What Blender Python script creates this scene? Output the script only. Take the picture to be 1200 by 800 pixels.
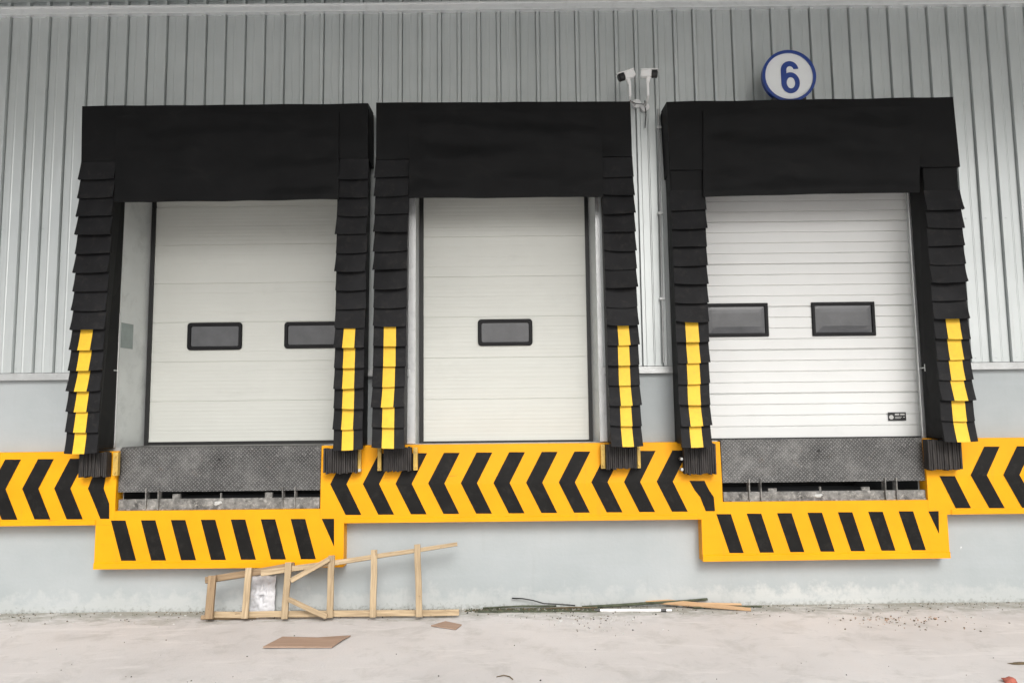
import bpy, bmesh, math, random
from mathutils import Vector, noise, Matrix
R = math.radians
random.seed(7)
for o in list(bpy.data.objects): bpy.data.objects.remove(o)
SC = bpy.context.scene
COL = SC.collection

# ------------------------------------------------------------ camera, sky, sun, exposure
CAM = Vector((0.0, -7.5, 1.8)); TILT = R(5.6); ROLL = R(0.65); F = 900.0
fw = Vector((0, math.cos(TILT), math.sin(TILT)))
r0 = Vector((1, 0, 0)); u0 = Vector((0, -math.sin(TILT), math.cos(TILT)))
rt = r0*math.cos(ROLL) - u0*math.sin(ROLL)
up = r0*math.sin(ROLL) + u0*math.cos(ROLL)
cd = bpy.data.cameras.new('camera'); cam = bpy.data.objects.new('camera', cd); COL.objects.link(cam)
cam.matrix_world = Matrix(((rt.x, up.x, -fw.x, CAM.x), (rt.y, up.y, -fw.y, CAM.y), (rt.z, up.z, -fw.z, CAM.z), (0, 0, 0, 1)))
cd.sensor_width = 36; cd.lens = 27; cd.clip_end = 500; cd.clip_start = 0.05
SC.camera = cam

w = bpy.data.worlds.new('World'); SC.world = w; w.use_nodes = True
nt = w.node_tree; nt.nodes.clear()
sky = nt.nodes.new('ShaderNodeTexSky'); sky.sky_type = 'NISHITA'; sky.sun_disc = False
SUN_EL, SUN_AZ = 38, 12        # degrees; azimuth measured from straight behind the camera towards the right
sky.sun_elevation = R(SUN_EL); sky.sun_rotation = R(180 - SUN_AZ)
sky.dust_density = 5; sky.air_density = 1.0; sky.ozone_density = 1.0
hs = nt.nodes.new('ShaderNodeHueSaturation'); hs.inputs['Saturation'].default_value = 0.22
bg = nt.nodes.new('ShaderNodeBackground'); bg.inputs['Strength'].default_value = 0.15
wo = nt.nodes.new('ShaderNodeOutputWorld')
nt.links.new(sky.outputs[0], hs.inputs['Color']); nt.links.new(hs.outputs[0], bg.inputs[0]); nt.links.new(bg.outputs[0], wo.inputs[0])
sl = bpy.data.lights.new('sun', 'SUN'); sl.energy = 1.5; sl.angle = R(24); sl.color = (1, .985, .96)
so = bpy.data.objects.new('sun', sl); COL.objects.link(so); so.location = (2, -12, 12)
sd = Vector((math.sin(R(SUN_AZ))*math.cos(R(SUN_EL)), -math.cos(R(SUN_AZ))*math.cos(R(SUN_EL)), math.sin(R(SUN_EL))))
so.rotation_euler = sd.to_track_quat('Z', 'Y').to_euler()
SC.view_settings.view_transform = 'Standard'; SC.view_settings.look = 'None'
SC.view_settings.exposure = 0.08; SC.view_settings.gamma = 1

def P(px, py, Y=0.0):
    """point of the place seen at photo pixel px, py at depth Y"""
    d = fw*F + rt*(px-600) - up*(py-400)
    t = (Y - CAM.y)/d.y
    return CAM + d*t
def G(px, py, Z=0.0):
    d = fw*F + rt*(px-600) - up*(py-400)
    return CAM + d*((Z - CAM.z)/d.z)

# ------------------------------------------------------------ materials
class NT:
    def __init__(s, name):
        s.m = bpy.data.materials.new(name); s.m.use_nodes = True
        s.t = s.m.node_tree; s.b = s.t.nodes['Principled BSDF']
    def n(s, typ, **kw):
        nd = s.t.nodes.new(typ)
        for k, v in kw.items():
            if k in nd.inputs.keys(): nd.inputs[k].default_value = v
            else: setattr(nd, k, v)
        return nd
    def l(s, a, b): s.t.links.new(a, b)
    def coord(s, scale=(1, 1, 1), which='Object'):
        c = s.n('ShaderNodeTexCoord'); m = s.n('ShaderNodeMapping'); m.inputs['Scale'].default_value = scale
        s.l(c.outputs[which], m.inputs[0]); return m.outputs[0]
    def noise(s, scale, detail=4, rough=.55, co=None, dist=0):
        nd = s.n('ShaderNodeTexNoise'); nd.inputs['Scale'].default_value = scale
        nd.inputs['Detail'].default_value = detail; nd.inputs['Roughness'].default_value = rough
        nd.inputs['Distortion'].default_value = dist
        if co is not None: s.l(co, nd.inputs['Vector'])
        return nd.outputs['Fac']
    def ramp(s, fac, stops):
        r = s.n('ShaderNodeValToRGB'); e = r.color_ramp.elements
        while len(e) < len(stops): e.new(.5)
        for i, (p, c) in enumerate(stops):
            e[i].position = p; e[i].color = c if len(c) == 4 else (*c, 1)
        s.l(fac, r.inputs[0]); return r.outputs[0]
    def mix(s, a, b, fac, mode='MIX'):
        m = s.n('ShaderNodeMix', data_type='RGBA', blend_type=mode)
        for v, i in ((a, 6), (b, 7)):
            if isinstance(v, tuple): m.inputs[i].default_value = v if len(v) == 4 else (*v, 1)
            else: s.l(v, m.inputs[i])
        if isinstance(fac, (int, float)): m.inputs[0].default_value = fac
        else: s.l(fac, m.inputs[0])
        return m.outputs[2]
    def bump(s, h, strength=.3, dist=.01, prev=None):
        b = s.n('ShaderNodeBump'); b.inputs['Strength'].default_value = strength; b.inputs['Distance'].default_value = dist
        s.l(h, b.inputs['Height'])
        if prev is not None: s.l(prev, b.inputs['Normal'])
        return b.outputs[0]
    def fin(s, col=None, rough=None, metal=None, normal=None, spec=None):
        B = s.b
        if col is not None:
            if isinstance(col, tuple): B.inputs['Base Color'].default_value = (*col, 1)
            else: s.l(col, B.inputs['Base Color'])
        if rough is not None:
            if isinstance(rough, (int, float)): B.inputs['Roughness'].default_value = rough
            else: s.l(rough, B.inputs['Roughness'])
        if metal is not None: B.inputs['Metallic'].default_value = metal
        if normal is not None: s.l(normal, B.inputs['Normal'])
        if spec is not None: B.inputs['Specular IOR Level'].default_value = spec
        return s.m
BW = ((0, 0, 0), (1, 1, 1))
def mul(c, k): return tuple(v*k for v in c)
def worn(name, col, rough=.5, var=.12, scale=3, metal=0, spec=.5, grain=120, bs=.12, co_scale=(1, 1, 1), dirt=None, dirt_amt=.4):
    t = NT(name); co = t.coord(co_scale)
    n1 = t.noise(scale, 5, .6, co)
    c = t.ramp(n1, [(.3, mul(col, 1-var)), (.7, mul(col, 1+var))])
    if dirt:
        d = t.noise(scale*2.3, 7, .7, co, .4)
        c = t.mix(c, dirt, t.ramp(d, [(.52, (0, 0, 0)), (.75, (dirt_amt,)*3)]))
    g = t.noise(grain, 3, .6, co)
    return t.fin(c, rough, metal, t.bump(g, bs, .002), spec)

M = {}
# pale grey coated steel sheet with faint vertical run marks
t = NT('coated_steel_sheet'); co = t.coord()
a = t.noise(1.3, 4, .6, co); st = t.noise(14, 5, .65, t.coord((1, 1, .06)))
c = t.ramp(a, [(.3, (.53, .56, .555)), (.7, (.60, .63, .625))])
c = t.mix(c, (.33, .335, .33), t.ramp(st, [(.55, (0, 0, 0)), (.8, (.28,)*3)]))
M['sheet'] = t.fin(c, .33, .42, t.bump(t.noise(2.2, 2, .5, t.coord((1, 1, .35))), .25, .02), .5)
# painted plinth concrete: pale blue grey, chalky and dirty near the ground
t = NT('painted_concrete'); co = t.coord()
a = t.noise(1.1, 6, .65, co); b = t.noise(7, 6, .7, co)
c = t.ramp(a, [(.3, (.335, .365, .37)), (.7, (.40, .425, .43))])
sep = t.n('ShaderNodeSeparateXYZ'); t.l(co, sep.inputs[0])
mr = t.n('ShaderNodeMapRange'); t.l(sep.outputs[2], mr.inputs[0]); mr.inputs[1].default_value = 0; mr.inputs[2].default_value = .34; mr.inputs[3].default_value = .36; mr.inputs[4].default_value = -.25
ad = t.n('ShaderNodeMath', operation='ADD'); t.l(mr.outputs[0], ad.inputs[0]); t.l(b, ad.inputs[1])
px_ = t.n('ShaderNodeMath', operation='SUBTRACT'); t.l(sep.outputs[0], px_.inputs[0]); px_.inputs[1].default_value = 2.75
pa_ = t.n('ShaderNodeMath', operation='ABSOLUTE'); t.l(px_.outputs[0], pa_.inputs[0])
pm_ = t.n('ShaderNodeMapRange'); t.l(pa_.outputs[0], pm_.inputs[0]); pm_.inputs[1].default_value = .3; pm_.inputs[2].default_value = 1.1; pm_.inputs[3].default_value = .6; pm_.inputs[4].default_value = .3
wf = t.n('ShaderNodeMath', operation='MULTIPLY'); t.l(t.ramp(ad.outputs[0], [(.52, (0, 0, 0)), (.70, (1,)*3)]), wf.inputs[0]); t.l(pm_.outputs[0], wf.inputs[1])
c = t.mix(c, (.60, .60, .57), wf.outputs[0])
b2 = t.noise(26, 6, .75, co)
mr2 = t.n('ShaderNodeMapRange'); t.l(sep.outputs[2], mr2.inputs[0]); mr2.inputs[1].default_value = 0; mr2.inputs[2].default_value = .16; mr2.inputs[3].default_value = .22; mr2.inputs[4].default_value = -.2
ad2 = t.n('ShaderNodeMath', operation='ADD'); t.l(mr2.outputs[0], ad2.inputs[0]); t.l(b2, ad2.inputs[1])
c = t.mix(c, (.16, .165, .14), t.ramp(ad2.outputs[0], [(.64, (0, 0, 0)), (.80, (.6,)*3)]))
sp = t.noise(9, 3, .5, co)
c = t.mix(c, (.75, .76, .76), t.ramp(sp, [(.76, (0, 0, 0)), (.79, (.8,)*3)]))
dr = t.noise(9, 6, .7, t.coord((1, 1, .09)))
c = t.mix(c, (.33, .345, .345), t.ramp(dr, [(.58, (0, 0, 0)), (.75, (.35,)*3)]))
hr = t.noise(5, 5, .7, t.coord((.12, 1, 1.5)))
c = t.mix(c, (.40, .43, .445), t.ramp(hr, [(.5, (0, 0, 0)), (.75, (.45,)*3)]))
M['plinth'] = t.fin(c, .62, 0, t.bump(t.noise(30, 6, .6, co), .25, .006), .4)
# yard concrete: pale, slightly pink, dusty
t = NT('yard_concrete'); co = t.coord()
a = t.noise(.55, 6, .62, co); b = t.noise(3.2, 8, .72, co, .5); g = t.noise(60, 4, .7, co)
c = t.ramp(a, [(.28, (.53, .514, .508)), (.72, (.66, .643, .636))])
c = t.mix(c, (.37, .36, .34), t.ramp(b, [(.5, (0, 0, 0)), (.72, (.55,)*3)]))
c = t.mix(c, (.64, .61, .60), t.ramp(t.noise(1.7, 7, .7, co, 1.2), [(.55, (0, 0, 0)), (.7, (.5,)*3)]))
sep = t.n('ShaderNodeSeparateXYZ'); t.l(co, sep.inputs[0])
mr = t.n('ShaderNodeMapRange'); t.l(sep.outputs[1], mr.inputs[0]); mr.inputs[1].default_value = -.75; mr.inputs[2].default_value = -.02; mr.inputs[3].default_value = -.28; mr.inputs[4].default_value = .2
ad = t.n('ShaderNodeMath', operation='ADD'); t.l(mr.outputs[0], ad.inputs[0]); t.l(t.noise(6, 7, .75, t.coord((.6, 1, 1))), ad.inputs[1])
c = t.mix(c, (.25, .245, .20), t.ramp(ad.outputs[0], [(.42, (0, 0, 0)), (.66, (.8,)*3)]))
c = t.mix(c, (.30, .28, .26), t.ramp(g, [(.62, (0, 0, 0)), (.72, (.5,)*3)]))
c = t.mix(c, (.70, .68, .67), t.ramp(t.noise(2.6, 8, .75, t.coord((.35, 1.6, 1)), .8), [(.56, (0, 0, 0)), (.62, (.45,)*3)]))
M['ground'] = t.fin(c, .8, 0, t.bump(t.noise(40, 8, .7, co), .5, .006, t.bump(a, .3, .05)), .3)
# hazard paint
t = NT('yellow_paint'); co = t.coord()
c = t.ramp(t.noise(2.0, 5, .6, co), [(.3, (.74, .315, .003)), (.7, (.82, .365, .004))])
c = t.mix(c, (.36, .2, .05), t.ramp(t.noise(11, 8, .75, co, .6), [(.63, (0, 0, 0)), (.78, (.6,)*3)]))
c = t.mix(c, (.42, .22, .03), t.ramp(t.noise(9, 5, .7, t.coord((1, 1, .12))), [(.6, (0, 0, 0)), (.8, (.35,)*3)]))
c = t.mix(c, (.10, .075, .03), t.ramp(t.noise(5, 9, .8, t.coord((.4, 1, 2.2)), .5), [(.64, (0, 0, 0)), (.72, (.55,)*3)]))
M['yellow'] = t.fin(c, .5, 0, t.bump(t.noise(4, 3, .5, co), .15, .02), .22)
M['black'] = worn('black_paint', (.0075, .007, .0065), .6, .3, 5, spec=.18, dirt=(.05, .045, .04), dirt_amt=.3)
M['fabric'] = worn('black_pvc_fabric', (.006, .006, .0065), .62, .25, 4, grain=300, bs=.2, spec=.2, dirt=(.02, .02, .019), dirt_amt=.5)
t = NT('creased_pvc_fabric'); co = t.coord()
c = t.ramp(t.noise(3, 5, .6, co), [(.3, (.0035, .0037, .004)), (.7, (.0065, .0065, .007))])
c = t.mix(c, (.017, .0165, .0155), t.ramp(t.noise(6, 8, .75, t.coord((.5, 1, 1)), .8), [(.56, (0, 0, 0)), (.78, (.5,)*3)]))
cr = t.noise(1.5, 2.2, .45, t.coord((.55, 1, 1.3)), .7)
c2 = t.n('ShaderNodeMath', operation='ABSOLUTE'); c3 = t.n('ShaderNodeMath', operation='SUBTRACT'); t.l(cr, c3.inputs[0]); c3.inputs[1].default_value = .5; t.l(c3.outputs[0], c2.inputs[0])
M['fabric'] = t.fin(c, .55, 0, t.bump(c2.outputs[0], .3, .08, t.bump(t.noise(260, 2, .5, co), .15, .002)), .14)
M['flap'] = worn('black_rubber_flap', (.0105, .0105, .0115), .62, .3, 5, grain=200, bs=.25, spec=.16, dirt=(.035, .032, .029), dirt_amt=.6)
M['reflect'] = worn('yellow_marker_fabric', (.80, .475, .02), .6, .06, 12, grain=250, bs=.1, dirt=(.35, .26, .05), dirt_amt=.3)
M['rubber'] = worn('laminated_rubber', (.034, .031, .030), .75, .5, 9, grain=90, bs=.6, co_scale=(6, 6, .6), spec=.25, dirt=(.10, .085, .07), dirt_amt=.7)
def doorm(name, col, micro):
    t = NT(name); co = t.coord()
    c = t.ramp(t.noise(.9, 4, .6, co), [(.3, mul(col, .955)), (.7, mul(col, 1.03))])
    c = t.mix(c, mul(col, .72), t.ramp(t.noise(5, 6, .7, t.coord((.35, 1, 1)), .5), [(.58, (0, 0, 0)), (.85, (.35,)*3)]))
    nrm = t.bump(t.noise(1.4, 3, .5, t.coord((.5, 1, 2.2))), .35, .02)
    if micro:
        wv = t.n('ShaderNodeTexWave', wave_type='BANDS', bands_direction='Z'); wv.inputs['Scale'].default_value = 5.2*math.pi/2
        wv.inputs['Distortion'].default_value = .15
        t.l(co, wv.inputs[0]); nrm = t.bump(wv.outputs['Fac'], .22, .003, nrm)
    nrm = t.bump(t.noise(160, 3, .6, co), .10, .002, nrm)
    return t.fin(c, .45, 0, nrm, .45)
M['door_cream'] = doorm('cream_door_skin', (.605, .612, .568), True)
M['door_white'] = doorm('white_door_skin', (.70, .705, .69), False)
M['galv'] = worn('galvanised_steel', (.52, .53, .525), .36, .12, 5, metal=.55, grain=60, bs=.1, dirt=(.30, .30, .29), dirt_amt=.4)
M['edge'] = worn('white_edge_trim', (.86, .87, .87), .26, .04, 5, metal=.65, dirt=(.4, .4, .38), dirt_amt=.35)
M['jamb'] = worn('jamb_panel', (.60, .62, .61), .36, .07, 2, metal=.35, dirt=(.34, .36, .35), dirt_amt=.5)
M['patch'] = worn('grey_patch', (.25, .29, .275), .5, .1, 9)
M['seal'] = worn('black_seal', (.008, .008, .008), .5, .2, 9)
M['frame'] = worn('black_window_frame', (.009, .009, .01), .5, .2, 9, spec=.2)
t = NT('smoky_pane'); M['pane'] = t.fin(t.ramp(t.noise(5, 4, .6, t.coord()), [(.3, (.075, .077, .082)), (.7, (.10, .102, .108))]), .1, 0, t.bump(t.noise(3, 2, .5, t.coord()), .15, .02), .5)
# checker plate, worn and rusty
t = NT('checker_plate'); co = t.coord()
rt1 = t.n('ShaderNodeMapping'); rt1.inputs['Rotation'].default_value = (0, R(45), 0); t.l(co, rt1.inputs[0])
sx = t.n('ShaderNodeMapping'); sx.inputs['Scale'].default_value = (40, 40, 40); t.l(rt1.outputs[0], sx.inputs[0])
sp = t.n('ShaderNodeSeparateXYZ'); t.l(sx.outputs[0], sp.inputs[0])
def fr(o): 
    m = t.n('ShaderNodeMath', operation='FRACT'); t.l(o, m.inputs[0]); return m.outputs[0]
def mt(op, a, b=None):
    m = t.n('ShaderNodeMath', operation=op)
    for i, v in enumerate((a, b)):
        if v is None: continue
        if isinstance(v, (int, float)): m.inputs[i].default_value = v
        else: t.l(v, m.inputs[i])
    return m.outputs[0]
fl = mt('MODULO', mt('ADD', mt('FLOOR', sp.outputs[0]), mt('FLOOR', sp.outputs[2])), 2)
fl = mt('ABSOLUTE', fl)
u, v = mt('ABSOLUTE', mt('SUBTRACT', fr(sp.outputs[0]), .5)), mt('ABSOLUTE', mt('SUBTRACT', fr(sp.outputs[2]), .5))
e1 = mt('MULTIPLY', mt('LESS_THAN', mt('ADD', mt('MULTIPLY', u, 4.2), mt('MULTIPLY', v, 1.2)), .55), fl)
e2 = mt('MULTIPLY', mt('LESS_THAN', mt('ADD', mt('MULTIPLY', v, 4.2), mt('MULTIPLY', u, 1.2)), .55), mt('SUBTRACT', 1, fl))
ht = mt('ADD', e1, e2)
a = t.noise(3, 6, .7, co)
c = t.ramp(a, [(.3, (.035, .034, .034)), (.5, (.08, .079, .077)), (.72, (.17, .166, .16))])
c = t.mix(c, (.32, .315, .305), mt('MULTIPLY', ht, mt('ADD', .25, t.noise(16, 4, .7, co))))
c = t.mix(c, (.42, .41, .40), t.ramp(t.noise(38, 6, .8, co), [(.58, (0, 0, 0)), (.66, (.6,)*3)]))
c = t.mix(c, (.02, .019, .018), t.ramp(t.noise(21, 6, .8, t.coord((1, 1, 1.3))), [(.56, (0, 0, 0)), (.68, (.75,)*3)]))
c = t.mix(c, (.10, .06, .035), t.ramp(t.noise(8, 7, .75, co), [(.6, (0, 0, 0)), (.75, (.6,)*3)]))
M['checker'] = t.fin(c, .5, .35, t.bump(ht, .7, .004, t.bump(t.noise(50, 5, .7, co), .3, .003)), .5)
M['steel'] = worn('worn_steel', (.16, .155, .145), .7, .75, 14, metal=.1, dirt=(.5, .48, .44), dirt_amt=.95, grain=40, bs=.5)
M['pit'] = worn('pit_concrete', (.05, .048, .045), .9, .3, 5)
M['floor'] = worn('dock_floor_steel', (.33, .33, .32), .6, .2, 5, dirt=(.12, .11, .1), dirt_amt=.6)
M['white'] = worn('white_plastic', (.88, .88, .87), .35, .04, 9)
M['dkpl'] = worn('black_plastic', (.012, .012, .012), .3, .2, 9)
M['blue'] = worn('blue_vinyl', (.012, .045, .24), .35, .1, 9)
M['signw'] = worn('sign_face', (.80, .82, .82), .3, .03, 5)
M['plate'] = worn('black_label', (.02, .02, .02), .35, .1, 9)
M['platew'] = worn('label_print', (.5, .5, .48), .4, .1, 9)
def woodm(name, lo, hi, dk):
    t = NT(name); co = t.coord((1, 1, 1), 'UV')
    mp = t.n('ShaderNodeMapping'); mp.inputs['Scale'].default_value = (2.2, 34, 1); t.l(co, mp.inputs[0])
    n1 = t.noise(1.6, 6, .6, mp.outputs[0], .6)
    c = t.ramp(n1, [(.3, lo), (.65, hi)])
    oi = t.n('ShaderNodeObjectInfo')
    c = t.mix(c, mul(lo, .8), mt2(t, 'MULTIPLY', oi.outputs['Random'], .5))
    mp2 = t.n('ShaderNodeMapping'); mp2.inputs['Scale'].default_value = (9, 20, 1); t.l(co, mp2.inputs[0])
    c = t.mix(c, dk, t.ramp(t.noise(1.3, 5, .7, mp2.outputs[0]), [(.6, (0, 0, 0)), (.72, (.8,)*3)]))
    return t.fin(c, .75, 0, t.bump(n1, .4, .003), .3)
def mt2(t, op, a, b):
    m = t.n('ShaderNodeMath', operation=op)
    for i, v in enumerate((a, b)):
        if isinstance(v, (int, float)): m.inputs[i].default_value = v
        else: t.l(v, m.inputs[i])
    return m.outputs[0]
M['wood'] = woodm('pine_batten', (.29, .21, .125), (.54, .415, .265), (.13, .085, .045))
M['wood_dark'] = woodm('weathered_batten', (.23, .155, .09), (.42, .30, .18), (.13, .08, .05))
M['board'] = woodm('brown_board', (.34, .235, .175), (.47, .34, .26), (.22, .14, .1))
M['orangewood'] = woodm('fresh_plank', (.52, .33, .18), (.66, .44, .26), (.3, .18, .1))
M['sack'] = worn('woven_sack', (.62, .62, .64), .7, .1, 14, grain=200, bs=.3, dirt=(.36, .35, .34), dirt_amt=.5)
M['brick'] = worn('red_brick', (.35, .10, .07), .85, .2, 20)
M['leaf'] = worn('dry_leaf', (.12, .09, .05), .8, .4, 30)
M['moss'] = worn('dark_litter', (.07, .08, .05), .9, .5, 20)

# ------------------------------------------------------------ mesh tools
class MB:
    def __init__(s): s.v = []; s.f = []; s.mi = []; s.uv = []
    def add(s, vs, fs, mi=0, uvs=None):
        b = len(s.v); s.v += [Vector(v) for v in vs]
        for k, f in enumerate(fs):
            s.f.append([b+i for i in f]); s.mi.append(mi)
            s.uv.append(uvs[k] if uvs else [(0, 0)]*len(f))
    def quad(s, a, b, c, d, mi=0): s.add([a, b, c, d], [(0, 1, 2, 3)], mi)
    def box(s, x0, x1, y0, y1, z0, z1, mi=0, skip=()):
        vs = [(x, y, z) for z in (z0, z1) for y in (y0, y1) for x in (x0, x1)]
        F = {'bottom': (0, 2, 3, 1), 'top': (4, 5, 7, 6), 'front': (0, 1, 5, 4), 'back': (2, 6, 7, 3), 'left': (0, 4, 6, 2), 'right': (1, 3, 7, 5)}
        s.add(vs, [f for k, f in F.items() if k not in skip], mi)
    def hexa(s, b4, t4, mi=0):
        """b4: front-left, front-right, back-right, back-left at the bottom; t4 the same on top"""
        s.add(list(b4)+list(t4), [(3, 2, 1, 0), (4, 5, 6, 7), (0, 1, 5, 4), (1, 2, 6, 5), (2, 3, 7, 6), (3, 0, 4, 7)], mi)
    def bar(s, a, b, wd, th, n, mi=0, taper=1.0, jag=0.0):
        a = Vector(a); b = Vector(b); d = (b-a); L = d.length; d.normalize()
        n = Vector(n); n = (n - d*n.dot(d)).normalized(); q = d.cross(n)
        vs = []; N = 8
        for i in range(N+1):
            tt = i/N; c = a + d*(L*tt); ww = wd*(1+(taper-1)*tt)/2
            wob = q*(noise.noise(Vector((c.x*3, c.z*4, wd*90)))*jag)
            for (sx, sy) in ((-1, -1), (1, -1), (1, 1), (-1, 1)):
                vs.append(c + wob + q*(sx*ww) + n*(sy*th/2))
        fs = []; uv = []
        per = [0, wd, wd+th, 2*wd+th, 2*wd+2*th]; off = random.random()*5
        for i in range(N):
            for k in range(4):
                k2 = (k+1) % 4
                fs.append((i*4+k, i*4+k2, (i+1)*4+k2, (i+1)*4+k))
                uv.append([(L*i/N+off, per[k]), (L*i/N+off, per[k+1]), (L*(i+1)/N+off, per[k+1]), (L*(i+1)/N+off, per[k])])
        fs.append((3, 2, 1, 0)); uv.append([(off, 0), (off, wd), (off+th, wd), (off+th, 0)])
        fs.append(tuple(N*4+k for k in range(4))); uv.append([(off, 0), (off, wd), (off+th, wd), (off+th, 0)])
        s.add(vs, fs, mi, uv)
    def cyl(s, a, b, r, seg=16, mi=0, r2=None):
        a = Vector(a); b = Vector(b); d = (b-a).normalized(); r2 = r if r2 is None else r2
        q = d.orthogonal().normalized(); p = d.cross(q)
        vs = [a + (q*math.cos(2*math.pi*i/seg)+p*math.sin(2*math.pi*i/seg))*r for i in range(seg)]
        vs += [b + (q*math.cos(2*math.pi*i/seg)+p*math.sin(2*math.pi*i/seg))*r2 for i in range(seg)]
        fs = [(i, (i+1) % seg, seg+(i+1) % seg, seg+i) for i in range(seg)]
        fs += [tuple(range(seg))[::-1], tuple(range(seg, 2*seg))]
        s.add(vs, fs, mi)
    def tube(s, pts, r, seg=8, mi=0):
        pts = [Vector(p) for p in pts]; vs = []
        for i, p in enumerate(pts):
            d = (pts[min(i+1, len(pts)-1)] - pts[max(i-1, 0)]).normalized()
            q = d.cross(Vector((0, .3, 1))).normalized(); k = d.cross(q)
            vs += [p + (q*math.cos(2*math.pi*j/seg)+k*math.sin(2*math.pi*j/seg))*r for j in range(seg)]
        fs = [(i*seg+j, i*seg+(j+1) % seg, (i+1)*seg+(j+1) % seg, (i+1)*seg+j) for i in range(len(pts)-1) for j in range(seg)]
        fs += [tuple(range(seg))[::-1], tuple(range((len(pts)-1)*seg, len(pts)*seg))]
        s.add(vs, fs, mi)
    def grid(s, rows, mi=0):
        n = len(rows[0]); vs = [p for r in rows for p in r]
        s.add(vs, [(i*n+j, i*n+j+1, (i+1)*n+j+1, (i+1)*n+j) for i in range(len(rows)-1) for j in range(n-1)], mi)
    def build(s, name, mats, parent=None, smooth=False, bevel=0, recalc=True):
        me = bpy.data.meshes.new(name)
        off = parent.matrix_world.translation if parent is not None else Vector((0, 0, 0))
        if parent is not None:
            q = parent; off = Vector((0, 0, 0))
            while q is not None: off = off + q.location; q = q.parent
        me.from_pydata([tuple(v-off) for v in s.v], [], s.f)
        for m in (mats if isinstance(mats, (list, tuple)) else [mats]): me.materials.append(m)
        for p, mi in zip(me.polygons, s.mi): p.material_index = mi; p.use_smooth = smooth
        ul = me.uv_layers.new(name='UVMap'); k = 0
        for f in s.uv:
            for c in f: ul.data[k].uv = c; k += 1
        if recalc:
            bm = bmesh.new(); bm.from_mesh(me); bmesh.ops.recalc_face_normals(bm, faces=bm.faces); bm.to_mesh(me); bm.free()
        o = bpy.data.objects.new(name, me); COL.objects.link(o)
        if parent is not None: o.parent = parent
        if bevel:
            b = o.modifiers.new('bevel', 'BEVEL'); b.width = bevel; b.segments = 2; b.limit_method = 'ANGLE'; b.angle_limit = R(40)
        return o
def thing(name, label, cat, loc, group=None):
    o = bpy.data.objects.new(name, None); COL.objects.link(o); o.location = loc; o.empty_display_size = .1
    o['label'] = label; o['category'] = cat
    if group: o['group'] = group
    return o
def tag(o, label, cat, group=None):
    o['label'] = label; o['category'] = cat
    if group: o['group'] = group
    return o
def lerp(a, b, t): return a + (b-a)*t

# ------------------------------------------------------------ ground
FLOOR = 1.55
m = MB(); xs = [-120, -30, -12, -8, -6] + [-5+.25*i for i in range(41)] + [6, 8, 12, 30, 120]
ys = [-160, -40, -14, -9, -7, -5] + [-4+.1*i for i in range(40)] + [0.0, .6]
m.grid([[Vector((x, y, noise.noise(Vector((x*.9, y*1.3, 0)))*.008 + (noise.noise(Vector((x*4, y*4, 3)))*.003) if abs(x) < 8 and y > -6 else 0)) for x in xs] for y in ys])
o = m.build('ground', M['ground'], smooth=True); o['kind'] = 'structure'

# ------------------------------------------------------------ warehouse wall
YF = -0.33                                   # front plane of the shelters
wh = thing('warehouse', 'long wall of ribbed grey steel above a pale painted plinth with three loading doors', 'building', (0, 0, 0))
ZFL = P(600, 434, 0).z                       # flashing between sheet and plinth
ZTR = P(600, 12, 0).z
XW = 13.0
# openings: x0, x1, door depth
def X(px, py, Y): return P(px, py, Y).x
OP = [dict(x0=X(141, 380, 0), x1=-1.50, Y=.45, zt=P(270, 205, 0).z),
      dict(x0=X(486.5, 380, 0), x1=X(700.5, 380, 0), Y=.15, zt=P(590, 200, 0).z),
      dict(x0=X(800, 380, 0), x1=X(1071.5, 370, 0), Y=.08, zt=P(930, 195, 0).z)]
PIT = [dict(x0=X(140, 560, -.1), x1=X(376, 560, -.1), z0=P(258, 597, -.1).z),
       dict(x0=X(845, 550, -.1), x1=X(1081, 550, -.1), z0=P(962, 586, -.1).z)]
holes = [(o['x0'], o['x1'], FLOOR, o['zt']) for o in OP] + [(p['x0'], p['x1'], p['z0'], FLOOR) for p in PIT]
def inhole(x, z): return any(h[0] < x < h[1] and h[2] < z < h[3] for h in holes)
# ribbed sheet
pitch = X(600+22.87, 20, 0) - X(600, 20, 0); ribx = X(401, 20, 0)
prof = []
k0 = int((-XW - ribx)/pitch); k1 = int((XW - ribx)/pitch)
for k in range(k0, k1+1):
    c = ribx + k*pitch
    prof += [(c-.0265, 0.0), (c-.0258, .016), (c-.0205, .016), (c-.0155, -.032), (c+.0155, -.032), (c+.0205, .016), (c+.0258, .016), (c+.0265, 0.0), (c+pitch/2-.01, 0.0), (c+pitch/2-.004, -.003), (c+pitch/2+.004, -.003), (c+pitch/2+.01, 0)]
hx = sorted({h[0] for h in holes} | {h[1] for h in holes})
def yat(x):
    for a, b in zip(prof, prof[1:]):
        if a[0] <= x <= b[0]: return lerp(a[1], b[1], (x-a[0])/(b[0]-a[0]) if b[0] > a[0] else 0)
    return 0
xs = sorted(prof + [(x, yat(x)) for x in hx])
zs = sorted({ZFL+.03, 6.6} | {h[3] for h in holes if h[3] > ZFL+.03})
m = MB()
for (xa, ya), (xb, yb) in zip(xs, xs[1:]):
    if xb-xa < 1e-6: continue
    for za, zb in zip(zs, zs[1:]):
        if inhole((xa+xb)/2, (za+zb)/2): continue
        m.quad((xa, ya-.004, za), (xb, yb-.004, za), (xb, yb-.004, zb), (xa, ya-.004, zb))
for k in range(k0, k1+1):                       # fixing screws beside every rib
    c = ribx + k*pitch
    for zz in (ZFL+.075, P(600, 262, 0).z):
        for dx in (.042,):
            if any(h[0]-.05 < c+dx < h[1]+.05 and h[2] < zz < h[3]+.02 for h in holes): continue
            m.cyl((c+dx, -.004, zz), (c+dx, -.011, zz), .0065, 8)
m.build('ribbed_cladding', M['sheet'], wh, recalc=False)
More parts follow.
